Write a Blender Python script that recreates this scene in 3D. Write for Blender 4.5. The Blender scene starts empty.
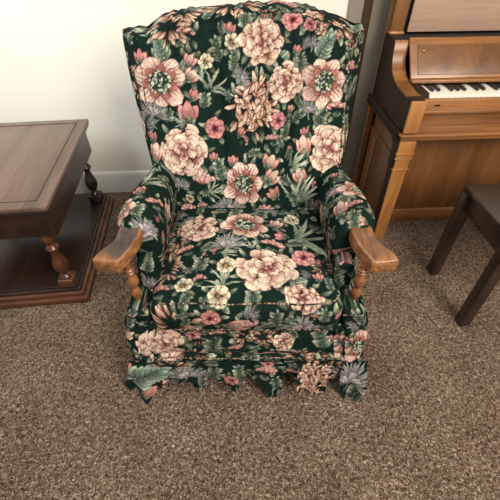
import bpy, bmesh, math, random
import numpy as np
from mathutils import Vector, Matrix

PI = math.pi
rng = np.random.RandomState(11)
random.seed(11)
S = bpy.context.scene
COL = S.collection
S.view_settings.view_transform = 'Standard'
S.view_settings.look = 'None'
S.view_settings.exposure = 0.0
S.view_settings.gamma = 1.0

def lin(c):
    c = np.asarray(c, float)
    if c.max() > 1.5: c = c / 255.0
    return np.where(c <= .04045, c / 12.92, ((c + .055) / 1.055) ** 2.4)
def L4(c): return tuple(lin(c)) + (1.0,)

# ------------------------------------------------------------------ fabric painting (pattern worked out in metres on the cloth)
class Cloth:
    def __init__(s, u0, u1, v0, v1, res=.001):
        s.u0, s.v0, s.res = u0, v0, res
        s.W = int((u1 - u0) / res) + 1; s.H = int((v1 - v0) / res) + 1
        s.px = np.zeros((s.H, s.W, 3)); s.px[:] = (20, 38, 31)
        n = rng.rand(s.H // 24 + 2, s.W // 24 + 2)
        s.occ = np.zeros((s.H, s.W), bool)
    def win(s, cu, cv, r):
        i0 = max(0, int((cu - r - s.u0) / s.res)); i1 = min(s.W, int((cu + r - s.u0) / s.res) + 2)
        j0 = max(0, int((cv - r - s.v0) / s.res)); j1 = min(s.H, int((cv + r - s.v0) / s.res) + 2)
        if i0 >= i1 or j0 >= j1: return None
        U, V = np.meshgrid(s.u0 + np.arange(i0, i1) * s.res, s.v0 + np.arange(j0, j1) * s.res)
        return i0, i1, j0, j1, U, V
    def put(s, w, a, c):
        i0, i1, j0, j1 = w[:4]
        p = s.px[j0:j1, i0:i1]
        p += (c - p) * a[..., None]
        s.occ[j0:j1, i0:i1] |= a > .4
    def petal(s, M, x, y, ang, Ln, Wd, ci, co, ol=(60, 30, 28), p=.75, lw=.0022, ruff=0., streak=0., q=.6, curl=0.):
        cu, cv, w, h, rot = M
        cr, sr = math.cos(rot), math.sin(rot)
        X = x * w; Y = y * h
        bu = cu + X * cr + Y * sr; bv = cv - X * sr + Y * cr
        dx, dy = math.sin(ang) * w, math.cos(ang) * h
        gu, gv = dx * cr + dy * sr, -dx * sr + dy * cr
        g = math.hypot(gu, gv); ll = Ln * g
        if ll < 1e-5: return
        gu /= g; gv /= g
        ww = Wd * math.sqrt(w * h)
        mx, my = bu + gu * ll / 2, bv + gv * ll / 2
        W_ = s.win(mx, my, max(ll, ww) * .75 + abs(curl) * ll + .003)
        if W_ is None: return
        U, V = W_[4] - bu, W_[5] - bv
        t = (U * gu + V * gv) / ll
        d = U * gv - V * gu - curl * ll * t * t
        tc = np.clip(t, 0, 1)
        hw = ww / 2 * np.sin(PI * tc ** p) ** q
        if ruff:
            ph = rng.rand() * 6
            hw = hw * (1 + ruff * np.sin(tc * 17 + ph + np.sign(d)))
        m = np.where((t > 0) & (t < 1), hw - np.abs(d), -1.)
        a = np.clip(m / s.res + .5, 0, 1)
        k = np.clip(tc[..., None] * 1.35 - .08, 0, 1) ** .9
        if ruff:
            k = np.clip(k + .12 * np.sin(d / ww * 30 + ph)[..., None], 0, 1)
        c = np.array(ci) * (1 - k) + np.array(co) * k
        if streak:
            st = np.clip(np.sin(d / ww * 34 + rng.rand() * 6) * 1.5 - .2, 0, 1) * (1 - tc) ** .5
            c = c * (1 - streak * st[..., None])
        e = np.clip((lw - m) / s.res, 0, 1)[..., None]
        # outline, but lighter on the very tip so that the petals read
        c = c * (1 - e) + np.array(ol) * e
        s.put(W_, a, c * (.93 + .14 * rng.rand()))
    def dot(s, M, x, y, r, c):
        cu, cv, w, h, rot = M
        cr, sr = math.cos(rot), math.sin(rot)
        X = x * w; Y = y * h
        bu = cu + X * cr + Y * sr; bv = cv - X * sr + Y * cr
        W_ = s.win(bu, bv, r + .002)
        if W_ is None: return
        d = r - np.hypot(W_[4] - bu, W_[5] - bv)
        s.put(W_, np.clip(d / s.res + .5, 0, 1), np.array(c) + np.zeros(d.shape + (3,)))
    def stroke(s, M, pts, wd, c):
        pts = np.array(pts, float)
        for i in range(len(pts) - 1):
            n = max(2, int(np.hypot(*((pts[i + 1] - pts[i]) * (M[2], M[3]))) / .0012))
            for k in range(n):
                q = pts[i] + (pts[i + 1] - pts[i]) * k / n
                s.dot(M, q[0], q[1], wd / 2, c)
    def sample(s, u, v):
        x = np.clip((u - s.u0) / s.res, 0, s.W - 1.001); y = np.clip((v - s.v0) / s.res, 0, s.H - 1.001)
        i = x.astype(int); j = y.astype(int); fx = (x - i)[..., None]; fy = (y - j)[..., None]
        p = s.px
        return (p[j, i] * (1 - fx) * (1 - fy) + p[j, i + 1] * fx * (1 - fy) + p[j + 1, i] * (1 - fx) * fy + p[j + 1, i + 1] * fx * fy)

CREAM = (232, 206, 182); PEACH = (218, 180, 158); ROSE = (200, 142, 134); MAUVE = (168, 108, 110)
MAR = (112, 56, 50); BRN = (134, 88, 72); DK = (66, 34, 30)
SAGE = (146, 154, 130); PALE = (204, 206, 180); MINT = (152, 172, 150); DGR = (42, 56, 44)
GREY = (172, 168, 160)

def jit(c, a=10): return tuple(np.clip(np.array(c) + rng.uniform(-a, a), 0, 255))

def motif(C, kind, u, v, w, h, rot=0.):
    M = (u, v, w, h, rot)
    R = rng.rand
    if kind == 'open':
        n = 7; a0 = R() * 6
        for k in range(n):
            a = a0 + k * 2 * PI / n + (R() - .5) * .2
            C.petal(M, .06 * math.sin(a), .06 * math.cos(a), a + (R() - .5) * .25, .42 + .1 * R(), .34 + .12 * R(), (112, 52, 48), jit((236, 202, 180)), DK, p=1.15, ruff=.08, streak=.4, q=.5, lw=.0028)
        for k in range(n):
            a = a0 + (k + .5) * 2 * PI / n
            C.petal(M, .05 * math.sin(a), .05 * math.cos(a), a, .30, .20, DK, (176, 112, 98), DK, p=1.1, streak=.4)
        C.dot(M, 0, 0, .20 * math.sqrt(w * h), DGR)
        for k in range(95):
            a = R() * 6.3; r = .225 * math.sqrt(R())
            C.dot(M, r * math.sin(a), r * math.cos(a), .0022 + .0015 * R(), [PALE, SAGE, (206, 206, 176), DGR][rng.randint(4)])
    elif kind == 'peony':
        for r, n, Ln, Wd in ((.33, 10, .21, .30), (.26, 9, .21, .29), (.18, 7, .21, .27), (.11, 6, .19, .23), (.04, 4, .17, .18)):
            a0 = R() * 6
            for k in range(n):
                a = a0 + k * 2 * PI / n + (R() - .5) * .35
                rr = r - .07 * R()
                C.petal(M, rr * math.sin(a), rr * math.cos(a), a + (R() - .5) * .5, Ln * (1 + .5 * (R() - .5)), Wd * (1 + .5 * (R() - .5)),
                        (118, 66, 56) if R() < .6 else (158, 100, 84), jit(CREAM, 8), (92, 48, 42), p=1.35, ruff=.09, q=.42, lw=.0028)
        for k in range(7):
            a = R() * 6.3; C.petal(M, .04 * math.sin(a), .05 * math.cos(a), R() * 6, .10, .08, MAR, ROSE, DK, p=1.2, q=.5)
    elif kind == 'ruffle':
        for k in range(95):
            a = R() * 6.3; r = .42 * math.sqrt(1 - k / 100.)
            C.petal(M, r * math.sin(a), r * math.cos(a), R() * 6.3, .15 + .09 * R(), .07 + .05 * R(), (176, 124, 100), jit(CREAM), (84, 44, 36), p=1.2, q=.45, lw=.0026, curl=(R() - .5) * .9)
    elif kind == 'ragged':
        for k in range(26):
            a = R() * 6.3; r = .36 * math.sqrt(1 - k / 27.)
            C.petal(M, r * math.sin(a), r * math.cos(a), a + (R() - .5) * 1.4, .28 + .12 * R(), .10 + .08 * R(), (120, 84, 68), jit((220, 188, 160)), (72, 42, 36), p=1.3, q=.5, lw=.0026, curl=(R() - .5) * .6)
    elif kind == 'carn':
        for k in range(5):
            a = PI + (k - 2) * .5
            C.petal(M, 0, -.2, a, .28, .13, DGR, SAGE, DGR)
        for k in range(26):
            a = (R() - .5) * 3.0 * (1 - k / 40.); r = .26 * (1 - k / 34.)
            C.petal(M, r * math.sin(a), r * math.cos(a) - .1, a + (R() - .5) * .4, .26, .17, MAR if R() < .6 else MAUVE, jit((226, 184, 168)), (96, 44, 44), p=1.5, q=.5, ruff=.1, lw=.0017)
    elif kind == 'rose':
        for k in range(7):
            a = k * 2 * PI / 7 + .3
            C.petal(M, .1 * math.sin(a), .1 * math.cos(a), a, .38, .46, MAUVE, jit(ROSE), (110, 50, 56), p=1.2, q=.5)
        for k in range(6):
            a = -k * 1.1
            C.petal(M, .06 * math.sin(a), .06 * math.cos(a), a, .26, .32, (110, 44, 54), jit((224, 160, 150)), (90, 36, 44), p=1.3, q=.5)
        C.dot(M, .02, .02, .07 * math.sqrt(w * h), (70, 26, 36))
    elif kind in ('tulip', 'bud'):
        b = kind == 'bud'
        C.stroke(M, [(0, -.3), (.05, -.7)], .003, SAGE)
        for a in (-.55, .55):
            C.petal(M, 0, -.42, a, .9, .5, MAR, jit(ROSE if b else (230, 178, 158)), (90, 42, 42), p=.9)
        C.petal(M, 0, -.42, 0, .95, .55, MAUVE, jit((226, 156, 144) if b else CREAM), (96, 48, 44), p=.95, streak=.3)
        for a in (-1.0, 1.0, 0):
            C.petal(M, 0, -.5, a, .45, .26, DGR, SAGE, DGR)
    elif kind == 'cream':
        for k in range(10):
            a = k * .8 + R() * .3; r = .2 - .014 * k
            C.petal(M, r * math.sin(a), r * math.cos(a), a, .34, .40, (150, 128, 100), jit((232, 220, 188), 6), (78, 66, 50), p=1.3, q=.5)
        C.dot(M, 0, -.05, .09 * math.sqrt(w * h), (150, 120, 80))
    elif kind == 'mint':
        C.stroke(M, [(0, -.5), (.02, 0), (.0, .45)], .003, PALE)
        for k in range(7):
            y = -.42 + k * .13
            for sg in (-1, 1):
                C.petal(M, 0, y, sg * (1.15 - k * .09), .50 - .03 * k, .22, (84, 104, 88), jit((182, 196, 172)), (44, 58, 48), p=1.0, q=.7, curl=-sg * .25, streak=.35)
        C.petal(M, 0, .25, 0, .3, .2, (70, 110, 90), PALE, DGR)
    elif kind == 'leafy':
        x = (R() - .5) * .3
        C.stroke(M, [(0, -.5), (x, 0), (-x * .5, .45)], .0024, SAGE)
        for k in range(6):
            y = -.42 + k * .15
            for sg in (-1, 1):
                C.petal(M, x * (1 - abs(y) * 2) * .8, y, sg * (.9 + .4 * R()), .42, .20, DGR, jit([SAGE, PALE, (184, 186, 160), (160, 150, 126)][rng.randint(4)]), (30, 52, 42), p=.95, q=.8, lw=.0012, streak=.2)
        C.petal(M, -x * .5, .38, 0, .28, .17, DGR, PALE, DGR)
    elif kind == 'sword':
        for k in range(8):
            a = -1.0 + k * .28 + (R() - .5) * .3
            C.petal(M, (R() - .5) * .2, -.42 + .2 * R(), a, .65 + .5 * R(), .10, (70, 84, 68), jit((206, 206, 182)), (190, 192, 168), p=.8, q=.9, lw=.0011, curl=(R() - .5) * 1.1)
            
    elif kind == 'thistle':
        for k in range(34):
            a = (k / 33. - .5) * 3.6 + (R() - .5) * .2
            C.petal(M, 0, -.25, a, .55 + .25 * R(), .07, (70, 70, 66), jit(GREY), (58, 60, 58), p=1.2, q=.6, lw=.001)
        for k in range(12):
            a = (R() - .5) * 2.4
            C.petal(M, 0, -.3, a, .4, .10, (110, 96, 96), (206, 196, 190), (80, 72, 72), p=1.1, lw=.0014)
        C.stroke(M, [(0, -.25), (-.08, -.55)], .003, SAGE)
    elif kind == 'leaf':
        C.petal(M, 0, -.5, 0, 1.0, .75, (72, 104, 80), SAGE, PALE, p=.8, q=1.0, streak=.4, lw=.0015)
        C.stroke(M, [(0, -.45), (0, .4)], .0022, PALE)

def warp(C, amp=.0022, cell=12):
    """soft irregular drawing of the woven pattern"""
    def nz():
        g = rng.uniform(-1, 1, (C.H // cell + 3, C.W // cell + 3))
        y = np.arange(C.H) / cell; x = np.arange(C.W) / cell; i = y.astype(int); j = x.astype(int)
        fy = (y - i)[:, None]; fx = (x - j)[None]; fy = fy * fy * (3 - 2 * fy); fx = fx * fx * (3 - 2 * fx)
        I, J = np.meshgrid(i, j, indexing='ij')
        return g[I, J] * (1 - fy) * (1 - fx) + g[I + 1, J] * fy * (1 - fx) + g[I, J + 1] * (1 - fy) * fx + g[I + 1, J + 1] * fy * fx
    U, V = np.meshgrid(C.u0 + np.arange(C.W) * C.res, C.v0 + np.arange(C.H) * C.res)
    C.px = C.sample(U + nz() * amp, V + nz() * amp)
    n = nz()[..., None]; n2 = rng.uniform(-1, 1, (C.H // 2 + 1, C.W // 2 + 1)).repeat(2, 0).repeat(2, 1)[:C.H, :C.W, None]
    C.px = np.clip(C.px * (1 + .10 * n + .17 * n2), 0, 255)
def fill(C, n, lo=.035, hi=.062, thr=.22):
    """background foliage woven between the flowers, only where the ground is still bare"""
    tries = 0
    while n > 0 and tries < 9000:
        tries += 1
        r = rng.uniform(lo, hi)
        u = C.u0 + rng.rand() * C.W * C.res; v = C.v0 + rng.rand() * C.H * C.res
        i = int((u - C.u0) / C.res); j = int((v - C.v0) / C.res); k = int(r / C.res / 2)
        a = C.occ[max(0, j - k):j + k, max(0, i - k):i + k]
        if a.size == 0 or a.mean() > thr: continue
        kind = ['leafy', 'leafy', 'leafy', 'bud', 'sword', 'cream', 'carn', 'tulip', 'leafy', 'thistle'][rng.randint(10)]
        z = .62 if kind in ('bud', 'tulip', 'cream') else 1.
        if kind == 'bud' and rng.rand() < .5: kind = 'thistle'
        motif(C, kind, u, v, r * z, r * z * 1.15, rng.uniform(-1.6, 1.6)); n -= 1
def paint(C, L, nfill, **kw):
    big = sorted(L, key=lambda m: m[3] * m[4])
    for m in big:                                   # sprays of small leaves tucked round every bloom
        if m[0] in ('peony', 'open', 'ruffle', 'carn', 'rose', 'ragged', 'cream', 'tulip'):
            n = 9 if m[3] > .09 else 5; M = (m[1], m[2], m[3], m[4], 0.)
            for k in range(n):
                a = k * 6.283 / n + rng.uniform(-.3, .3); sz = .022 / math.sqrt(m[3] * m[4])
                C.petal(M, .42 * math.sin(a), .42 * math.cos(a), a + rng.uniform(-.7, .7), sz + .12, sz * .75, DGR, jit([SAGE, PALE, (150, 140, 116), (176, 180, 152)][rng.randint(4)], 16), (26, 40, 32), p=.9, q=.8, lw=.0013, streak=.5, curl=rng.uniform(-.4, .4))
    for m in big:
        kind, u, v, w, h = m[:5]; rot = m[5] if len(m) > 5 else rng.uniform(-.3, .3)
        motif(C, kind, u, v, w * 1.04, h * 1.04, rot)
    fill(C, nfill, **kw); warp(C)
    return C
def scatter(C, n, lo=.08, hi=.14, seed=3):
    """an all-over repeat for cloth that has no placed bouquets"""
    pts = []; t = 0
    while len(pts) < n and t < 3000:
        t += 1
        r = rng.uniform(lo, hi); u = C.u0 + rng.rand() * C.W * C.res; v = C.v0 + rng.rand() * C.H * C.res
        if all(math.hypot(u - a, v - b) > (r + c) * .52 for a, b, c in pts):
            pts.append((u, v, r))
            motif(C, ['peony', 'open', 'carn', 'ragged', 'mint', 'thistle', 'peony', 'sword', 'rose', 'carn', 'leafy'][rng.randint(11)], u, v, r, r, rng.uniform(-1.2, 1.2))
    fill(C, n * 3); warp(C)
    return C

# ------------------------------------------------------------------ materials
def nodes(name):
    m = bpy.data.materials.new(name); m.use_nodes = True
    nt = m.node_tree; b = nt.nodes['Principled BSDF']
    return m, nt, b, nt.nodes.new, nt.links.new
def ramp(nt, stops):
    r = nt.nodes.new('ShaderNodeValToRGB'); e = r.color_ramp.elements
    while len(e) > 1: e.remove(e[-1])
    e[0].position = stops[0][0]; e[0].color = L4(stops[0][1])
    for p, c in stops[1:]:
        x = e.new(p); x.color = L4(c)
    return r
def mat_cloth():
    m, nt, b, N, K = nodes('floral_tapestry')
    a = N('ShaderNodeAttribute'); a.attribute_name = 'dye'
    tc = N('ShaderNodeTexCoord')
    n = N('ShaderNodeTexNoise'); n.inputs['Scale'].default_value = 420; n.inputs['Detail'].default_value = 3
    K(tc.outputs['Object'], n.inputs['Vector'])
    r = ramp(nt, [(.25, (170, 170, 170)), (.75, (255, 255, 255))]); K(n.outputs['Fac'], r.inputs['Fac'])
    mx = N('ShaderNodeMix'); mx.data_type = 'RGBA'; mx.blend_type = 'MULTIPLY'; mx.inputs['Factor'].default_value = .8
    K(a.outputs['Color'], mx.inputs['A']); K(r.outputs['Color'], mx.inputs['B'])
    K(mx.outputs['Result'], b.inputs['Base Color'])
    b.inputs['Roughness'].default_value = .9
    b.inputs['Specular IOR Level'].default_value = .06
    w = N('ShaderNodeTexNoise'); w.inputs['Scale'].default_value = 700; w.inputs['Detail'].default_value = 2
    K(tc.outputs['Object'], w.inputs['Vector'])
    n2 = N('ShaderNodeTexNoise'); n2.inputs['Scale'].default_value = 28; n2.inputs['Detail'].default_value = 3
    K(tc.outputs['Object'], n2.inputs['Vector'])
    b1 = N('ShaderNodeBump'); b1.inputs['Strength'].default_value = .35; b1.inputs['Distance'].default_value = .0012
    K(w.outputs['Fac'], b1.inputs['Height'])
    b2 = N('ShaderNodeBump'); b2.inputs['Strength'].default_value = .35; b2.inputs['Distance'].default_value = .006
    K(n2.outputs['Fac'], b2.inputs['Height']); K(b1.outputs['Normal'], b2.inputs['Normal'])
    K(b2.outputs['Normal'], b.inputs['Normal'])
    return m
def mat_wood(name, dark, mid, light, rough=.35, scale=1., axis='X', coat=.2, grain=14.):
    m, nt, b, N, K = nodes(name)
    tc = N('ShaderNodeTexCoord'); mp = N('ShaderNodeMapping')
    sc = {'X': (.06, 1, 1), 'Y': (1, .06, 1), 'Z': (1, 1, .06)}[axis]
    mp.inputs['Scale'].default_value = tuple(v * scale for v in sc)
    K(tc.outputs['Object'], mp.inputs['Vector'])
    n = N('ShaderNodeTexNoise'); n.inputs['Scale'].default_value = grain; n.inputs['Detail'].default_value = 8; n.inputs['Roughness'].default_value = .6; n.inputs['Distortion'].default_value = .6
    K(mp.outputs['Vector'], n.inputs['Vector'])
    f = N('ShaderNodeTexNoise'); f.inputs['Scale'].default_value = grain * 14; f.inputs['Detail'].default_value = 3
    K(mp.outputs['Vector'], f.inputs['Vector'])
    ad = N('ShaderNodeMath'); ad.operation = 'MULTIPLY_ADD'; ad.inputs[1].default_value = .35; 
    K(f.outputs['Fac'], ad.inputs[0]); K(n.outputs['Fac'], ad.inputs[2])
    sb = N('ShaderNodeMath'); sb.operation = 'SUBTRACT'; sb.inputs[1].default_value = .17; K(ad.outputs[0], sb.inputs[0])
    r = ramp(nt, [(.30, dark), (.5, mid), (.70, light)]); K(sb.outputs[0], r.inputs['Fac'])
    K(r.outputs['Color'], b.inputs['Base Color'])
    b.inputs['Roughness'].default_value = rough
    b.inputs['Coat Weight'].default_value = coat; b.inputs['Coat Roughness'].default_value = .25
    bp = N('ShaderNodeBump'); bp.inputs['Strength'].default_value = .12; bp.inputs['Distance'].default_value = .001
    K(f.outputs['Fac'], bp.inputs['Height']); K(bp.outputs['Normal'], b.inputs['Normal'])
    return m
def mat_worn():
    """honey maple arm, dark greasy wear on the upper face (read from the 'wear' layer on the mesh)"""
    m, nt, b, N, K = nodes('worn_maple')
    a = N('ShaderNodeAttribute'); a.attribute_name = 'wear'
    tc = N('ShaderNodeTexCoord')
    mp = N('ShaderNodeMapping'); mp.inputs['Scale'].default_value = (1, .15, 1); K(tc.outputs['Object'], mp.inputs['Vector'])
    n = N('ShaderNodeTexNoise'); n.inputs['Scale'].default_value = 90; n.inputs['Detail'].default_value = 6; K(mp.outputs['Vector'], n.inputs['Vector'])
    r = ramp(nt, [(.3, (104, 64, 34)), (.55, (140, 92, 52)), (.75, (168, 118, 72))]); K(n.outputs['Fac'], r.inputs['Fac'])
    r2 = ramp(nt, [(.3, (46, 34, 27)), (.7, (74, 57, 46))]); K(n.outputs['Fac'], r2.inputs['Fac'])
    mx = N('ShaderNodeMix'); mx.data_type = 'RGBA'
    K(a.outputs['Fac'], mx.inputs['Factor']); K(r.outputs['Color'], mx.inputs['A']); K(r2.outputs['Color'], mx.inputs['B'])
    K(mx.outputs['Result'], b.inputs['Base Color']); b.inputs['Roughness'].default_value = .42; b.inputs['Coat Weight'].default_value = .15
    return m
def mat_plain(name, c, rough=.6, noise=.0, nscale=3., spec=.5, metal=0., bump=0.):
    m, nt, b, N, K = nodes(name)
    tc = N('ShaderNodeTexCoord'); n = N('ShaderNodeTexNoise'); n.inputs['Scale'].default_value = nscale; n.inputs['Detail'].default_value = 4
    K(tc.outputs['Object'], n.inputs['Vector'])
    c = np.array(c, float)
    r = ramp(nt, [(.3, tuple(np.clip(c * (1 - noise), 0, 255))), (.7, tuple(np.clip(c * (1 + noise), 0, 255)))]); K(n.outputs['Fac'], r.inputs['Fac'])
    K(r.outputs['Color'], b.inputs['Base Color'])
    b.inputs['Roughness'].default_value = rough; b.inputs['Specular IOR Level'].default_value = spec; b.inputs['Metallic'].default_value = metal
    if bump:
        bp = N('ShaderNodeBump'); bp.inputs['Strength'].default_value = bump; bp.inputs['Distance'].default_value = .002
        n3 = N('ShaderNodeTexNoise'); n3.inputs['Scale'].default_value = 220; K(tc.outputs['Object'], n3.inputs['Vector'])
        K(n3.outputs['Fac'], bp.inputs['Height']); K(bp.outputs['Normal'], b.inputs['Normal'])
    return m
def mat_carpet():
    m, nt, b, N, K = nodes('frieze_carpet')
    tc = N('ShaderNodeTexCoord')
    n = N('ShaderNodeTexNoise'); n.inputs['Scale'].default_value = 115; n.inputs['Detail'].default_value = 5; n.inputs['Roughness'].default_value = .75; n.inputs['Distortion'].default_value = 1.2
    K(tc.outputs['Object'], n.inputs['Vector'])
    r = ramp(nt, [(.36, CARPET[0]), (.46, CARPET[1]), (.54, CARPET[2]), (.64, CARPET[3])]); K(n.outputs['Fac'], r.inputs['Fac'])
    g = N('ShaderNodeTexNoise'); g.inputs['Scale'].default_value = 5; g.inputs['Detail'].default_value = 3; K(tc.outputs['Object'], g.inputs['Vector'])
    rg = ramp(nt, [(.3, (218, 214, 210)), (.7, (255, 255, 255))]); K(g.outputs['Fac'], rg.inputs['Fac'])
    mx = N('ShaderNodeMix'); mx.data_type = 'RGBA'; mx.blend_type = 'MULTIPLY'; mx.inputs['Factor'].default_value = 1
    K(r.outputs['Color'], mx.inputs['A']); K(rg.outputs['Color'], mx.inputs['B']); K(mx.outputs['Result'], b.inputs['Base Color'])
    b.inputs['Roughness'].default_value = 1; b.inputs['Specular IOR Level'].default_value = 0
    v = N('ShaderNodeTexVoronoi'); v.inputs['Scale'].default_value = 190; K(tc.outputs['Object'], v.inputs['Vector'])
    bp = N('ShaderNodeBump'); bp.inputs['Strength'].default_value = .9; bp.inputs['Distance'].default_value = .006; bp.invert = True
    K(v.outputs['Distance'], bp.inputs['Height'])
    bp2 = N('ShaderNodeBump'); bp2.inputs['Strength'].default_value = .8; bp2.inputs['Distance'].default_value = .008
    K(n.outputs['Fac'], bp2.inputs['Height']); K(bp.outputs['Normal'], bp2.inputs['Normal']); K(bp2.outputs['Normal'], b.inputs['Normal'])
    return m
CARPET = [(50, 36, 29), (108, 87, 72), (148, 124, 105), (214, 194, 172)]

# ------------------------------------------------------------------ mesh helpers
def link(name, me, mat, parent=None):
    o = bpy.data.objects.new(name, me); COL.objects.link(o)
    if mat is not None: me.materials.append(mat)
    if parent is not None: o.parent = parent
    return o
def thing(name, label, cat, loc=(0, 0, 0), rz=0., group=None):
    o = bpy.data.objects.new(name, None); COL.objects.link(o)
    o.location = loc; o.rotation_euler = (0, 0, rz); o['label'] = label; o['category'] = cat
    if group: o['group'] = group
    return o
def struct(o, label, cat):
    o['kind'] = 'structure'; o['label'] = label; o['category'] = cat; return o
def grid(name, P, dye, parent, closed=False, mat=None, flip=False):
    """P: rows x cols x 3 points, dye: matching sRGB colours"""
    nv, nu = P.shape[:2]
    idx = np.arange(nv * nu).reshape(nv, nu)
    if closed: idx = np.concatenate([idx, idx[:, :1]], 1)
    a, b, c, d = idx[:-1, :-1], idx[:-1, 1:], idx[1:, 1:], idx[1:, :-1]
    F = np.stack([a, b, c, d], -1).reshape(-1, 4)
    if flip: F = F[:, ::-1]
    me = bpy.data.meshes.new(name)
    me.from_pydata(P.reshape(-1, 3).tolist(), [], F.tolist())
    if dye is not None:
        at = me.color_attributes.new('dye', 'FLOAT_COLOR', 'POINT')
        col = np.ones((nv * nu, 4), np.float32); col[:, :3] = lin(np.clip(dye.reshape(-1, 3), 0, 255) / 255.)
        at.data.foreach_set('color', col.ravel())
    me.polygons.foreach_set('use_smooth', [True] * len(me.polygons)); me.update()
    return link(name, me, mat or CLOTH, parent)
def join_meshes(name, objs):
    """several grids of one part become one mesh"""
    bm = bmesh.new()
    for o in objs: bm.from_mesh(o.data)
    me = bpy.data.meshes.new(name); bm.to_mesh(me); bm.free()
    mat = objs[0].data.materials[0]; par = objs[0].parent
    for o in objs: bpy.data.objects.remove(o)
    return link(name, me, mat, par)
class MB:
    def __init__(s): s.bm = bmesh.new()
    def box(s, x0, x1, y0, y1, z0, z1, bev=.002, seg=2, rot=None):
        r = bmesh.ops.create_cube(s.bm, size=1)
        vs = r['verts']
        for v in vs: v.co = Vector(((x0 + x1) / 2 + v.co.x * (x1 - x0), (y0 + y1) / 2 + v.co.y * (y1 - y0), (z0 + z1) / 2 + v.co.z * (z1 - z0)))
        if bev:
            es = list({e for v in vs for e in v.link_edges})
            q = bmesh.ops.bevel(s.bm, geom=es, offset=min(bev, (x1 - x0) / 2.1, (y1 - y0) / 2.1, (z1 - z0) / 2.1), segments=seg, profile=.5, affect='EDGES')
        return s
    def prism(s, pts, axis, a0, a1, bev=.0015):
        """polygon pts (2-D) extruded along axis ('x': pts are (y,z); 'y': (x,z))"""
        def mk(p, a): return (a, p[0], p[1]) if axis == 'x' else ((p[0], a, p[1]) if axis == 'y' else (p[0], p[1], a))
        A = [s.bm.verts.new(mk(p, a0)) for p in pts]; B = [s.bm.verts.new(mk(p, a1)) for p in pts]
        n = len(pts); fs = [s.bm.faces.new(A), s.bm.faces.new(B[::-1])]
        for i in range(n): fs.append(s.bm.faces.new((A[i], B[i], B[(i + 1) % n], A[(i + 1) % n])))
        bmesh.ops.recalc_face_normals(s.bm, faces=fs)
        return s
    def lathe(s, prof, cx, cy, seg=32):
        rings = []
        for r, z in prof:
            rings.append([s.bm.verts.new((cx + r * math.cos(2 * PI * k / seg), cy + r * math.sin(2 * PI * k / seg), z)) for k in range(seg)])
        for a, b in zip(rings[:-1], rings[1:]):
            for k in range(seg): s.bm.faces.new((a[k], a[(k + 1) % seg], b[(k + 1) % seg], b[k]))
        s.bm.faces.new(rings[0][::-1]); s.bm.faces.new(rings[-1]); return s
    def tube(s, pts, r, seg=8):
        pts = [Vector(p) for p in pts]; rings = []
        for i, p in enumerate(pts):
            t = (pts[min(i + 1, len(pts) - 1)] - pts[max(i - 1, 0)]).normalized()
            u = t.orthogonal().normalized() if i == 0 else (u - t * u.dot(t)).normalized(); w = t.cross(u)
            rings.append([s.bm.verts.new(p + (u * math.cos(2 * PI * k / seg) + w * math.sin(2 * PI * k / seg)) * r) for k in range(seg)])
        for a, b in zip(rings[:-1], rings[1:]):
            for k in range(seg): s.bm.faces.new((a[k], a[(k + 1) % seg], b[(k + 1) % seg], b[k]))
        s.bm.faces.new(rings[0][::-1]); s.bm.faces.new(rings[-1]); return s
    def build(s, name, mat, parent=None, smooth=None):
        me = bpy.data.meshes.new(name); s.bm.to_mesh(me); s.bm.free()
        o = link(name, me, mat, parent)
        ang = math.radians(40 if smooth is None else smooth)
        me.polygons.foreach_set('use_smooth', [True] * len(me.polygons))
        try: me.set_sharp_from_angle(angle=ang)
        except Exception: pass
        return o
def turned(pts, n=6):
    """smooth a list of (radius, z) into a turned profile"""
    out = []
    P = [pts[0]] + pts + [pts[-1]]
    for i in range(1, len(P) - 2):
        for k in range(n):
            t = k / n
            f = lambda j: .5 * ((2 * P[i][j]) + (-P[i-1][j] + P[i+1][j]) * t + (2*P[i-1][j] - 5*P[i][j] + 4*P[i+1][j] - P[i+2][j]) * t*t + (-P[i-1][j] + 3*P[i][j] - 3*P[i+1][j] + P[i+2][j]) * t**3)
            out.append((max(.002, f(0)), f(1)))
    out.append(pts[-1]); return out
def wob(x, y, seed=0, amp=1.):
    r = np.random.RandomState(seed); s = 0 * x
    for k in range(7):
        a = r.uniform(0, 6.3); f = r.uniform(9, 45)
        s = s + np.sin((x * math.cos(a) + y * math.sin(a)) * f + r.uniform(0, 6.3)) * (18. / f)
    return s * amp / 4
def sm(x, a, b):
    t = np.clip((x - a) / (b - a), 0, 1); return t * t * (3 - 2 * t)

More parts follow.
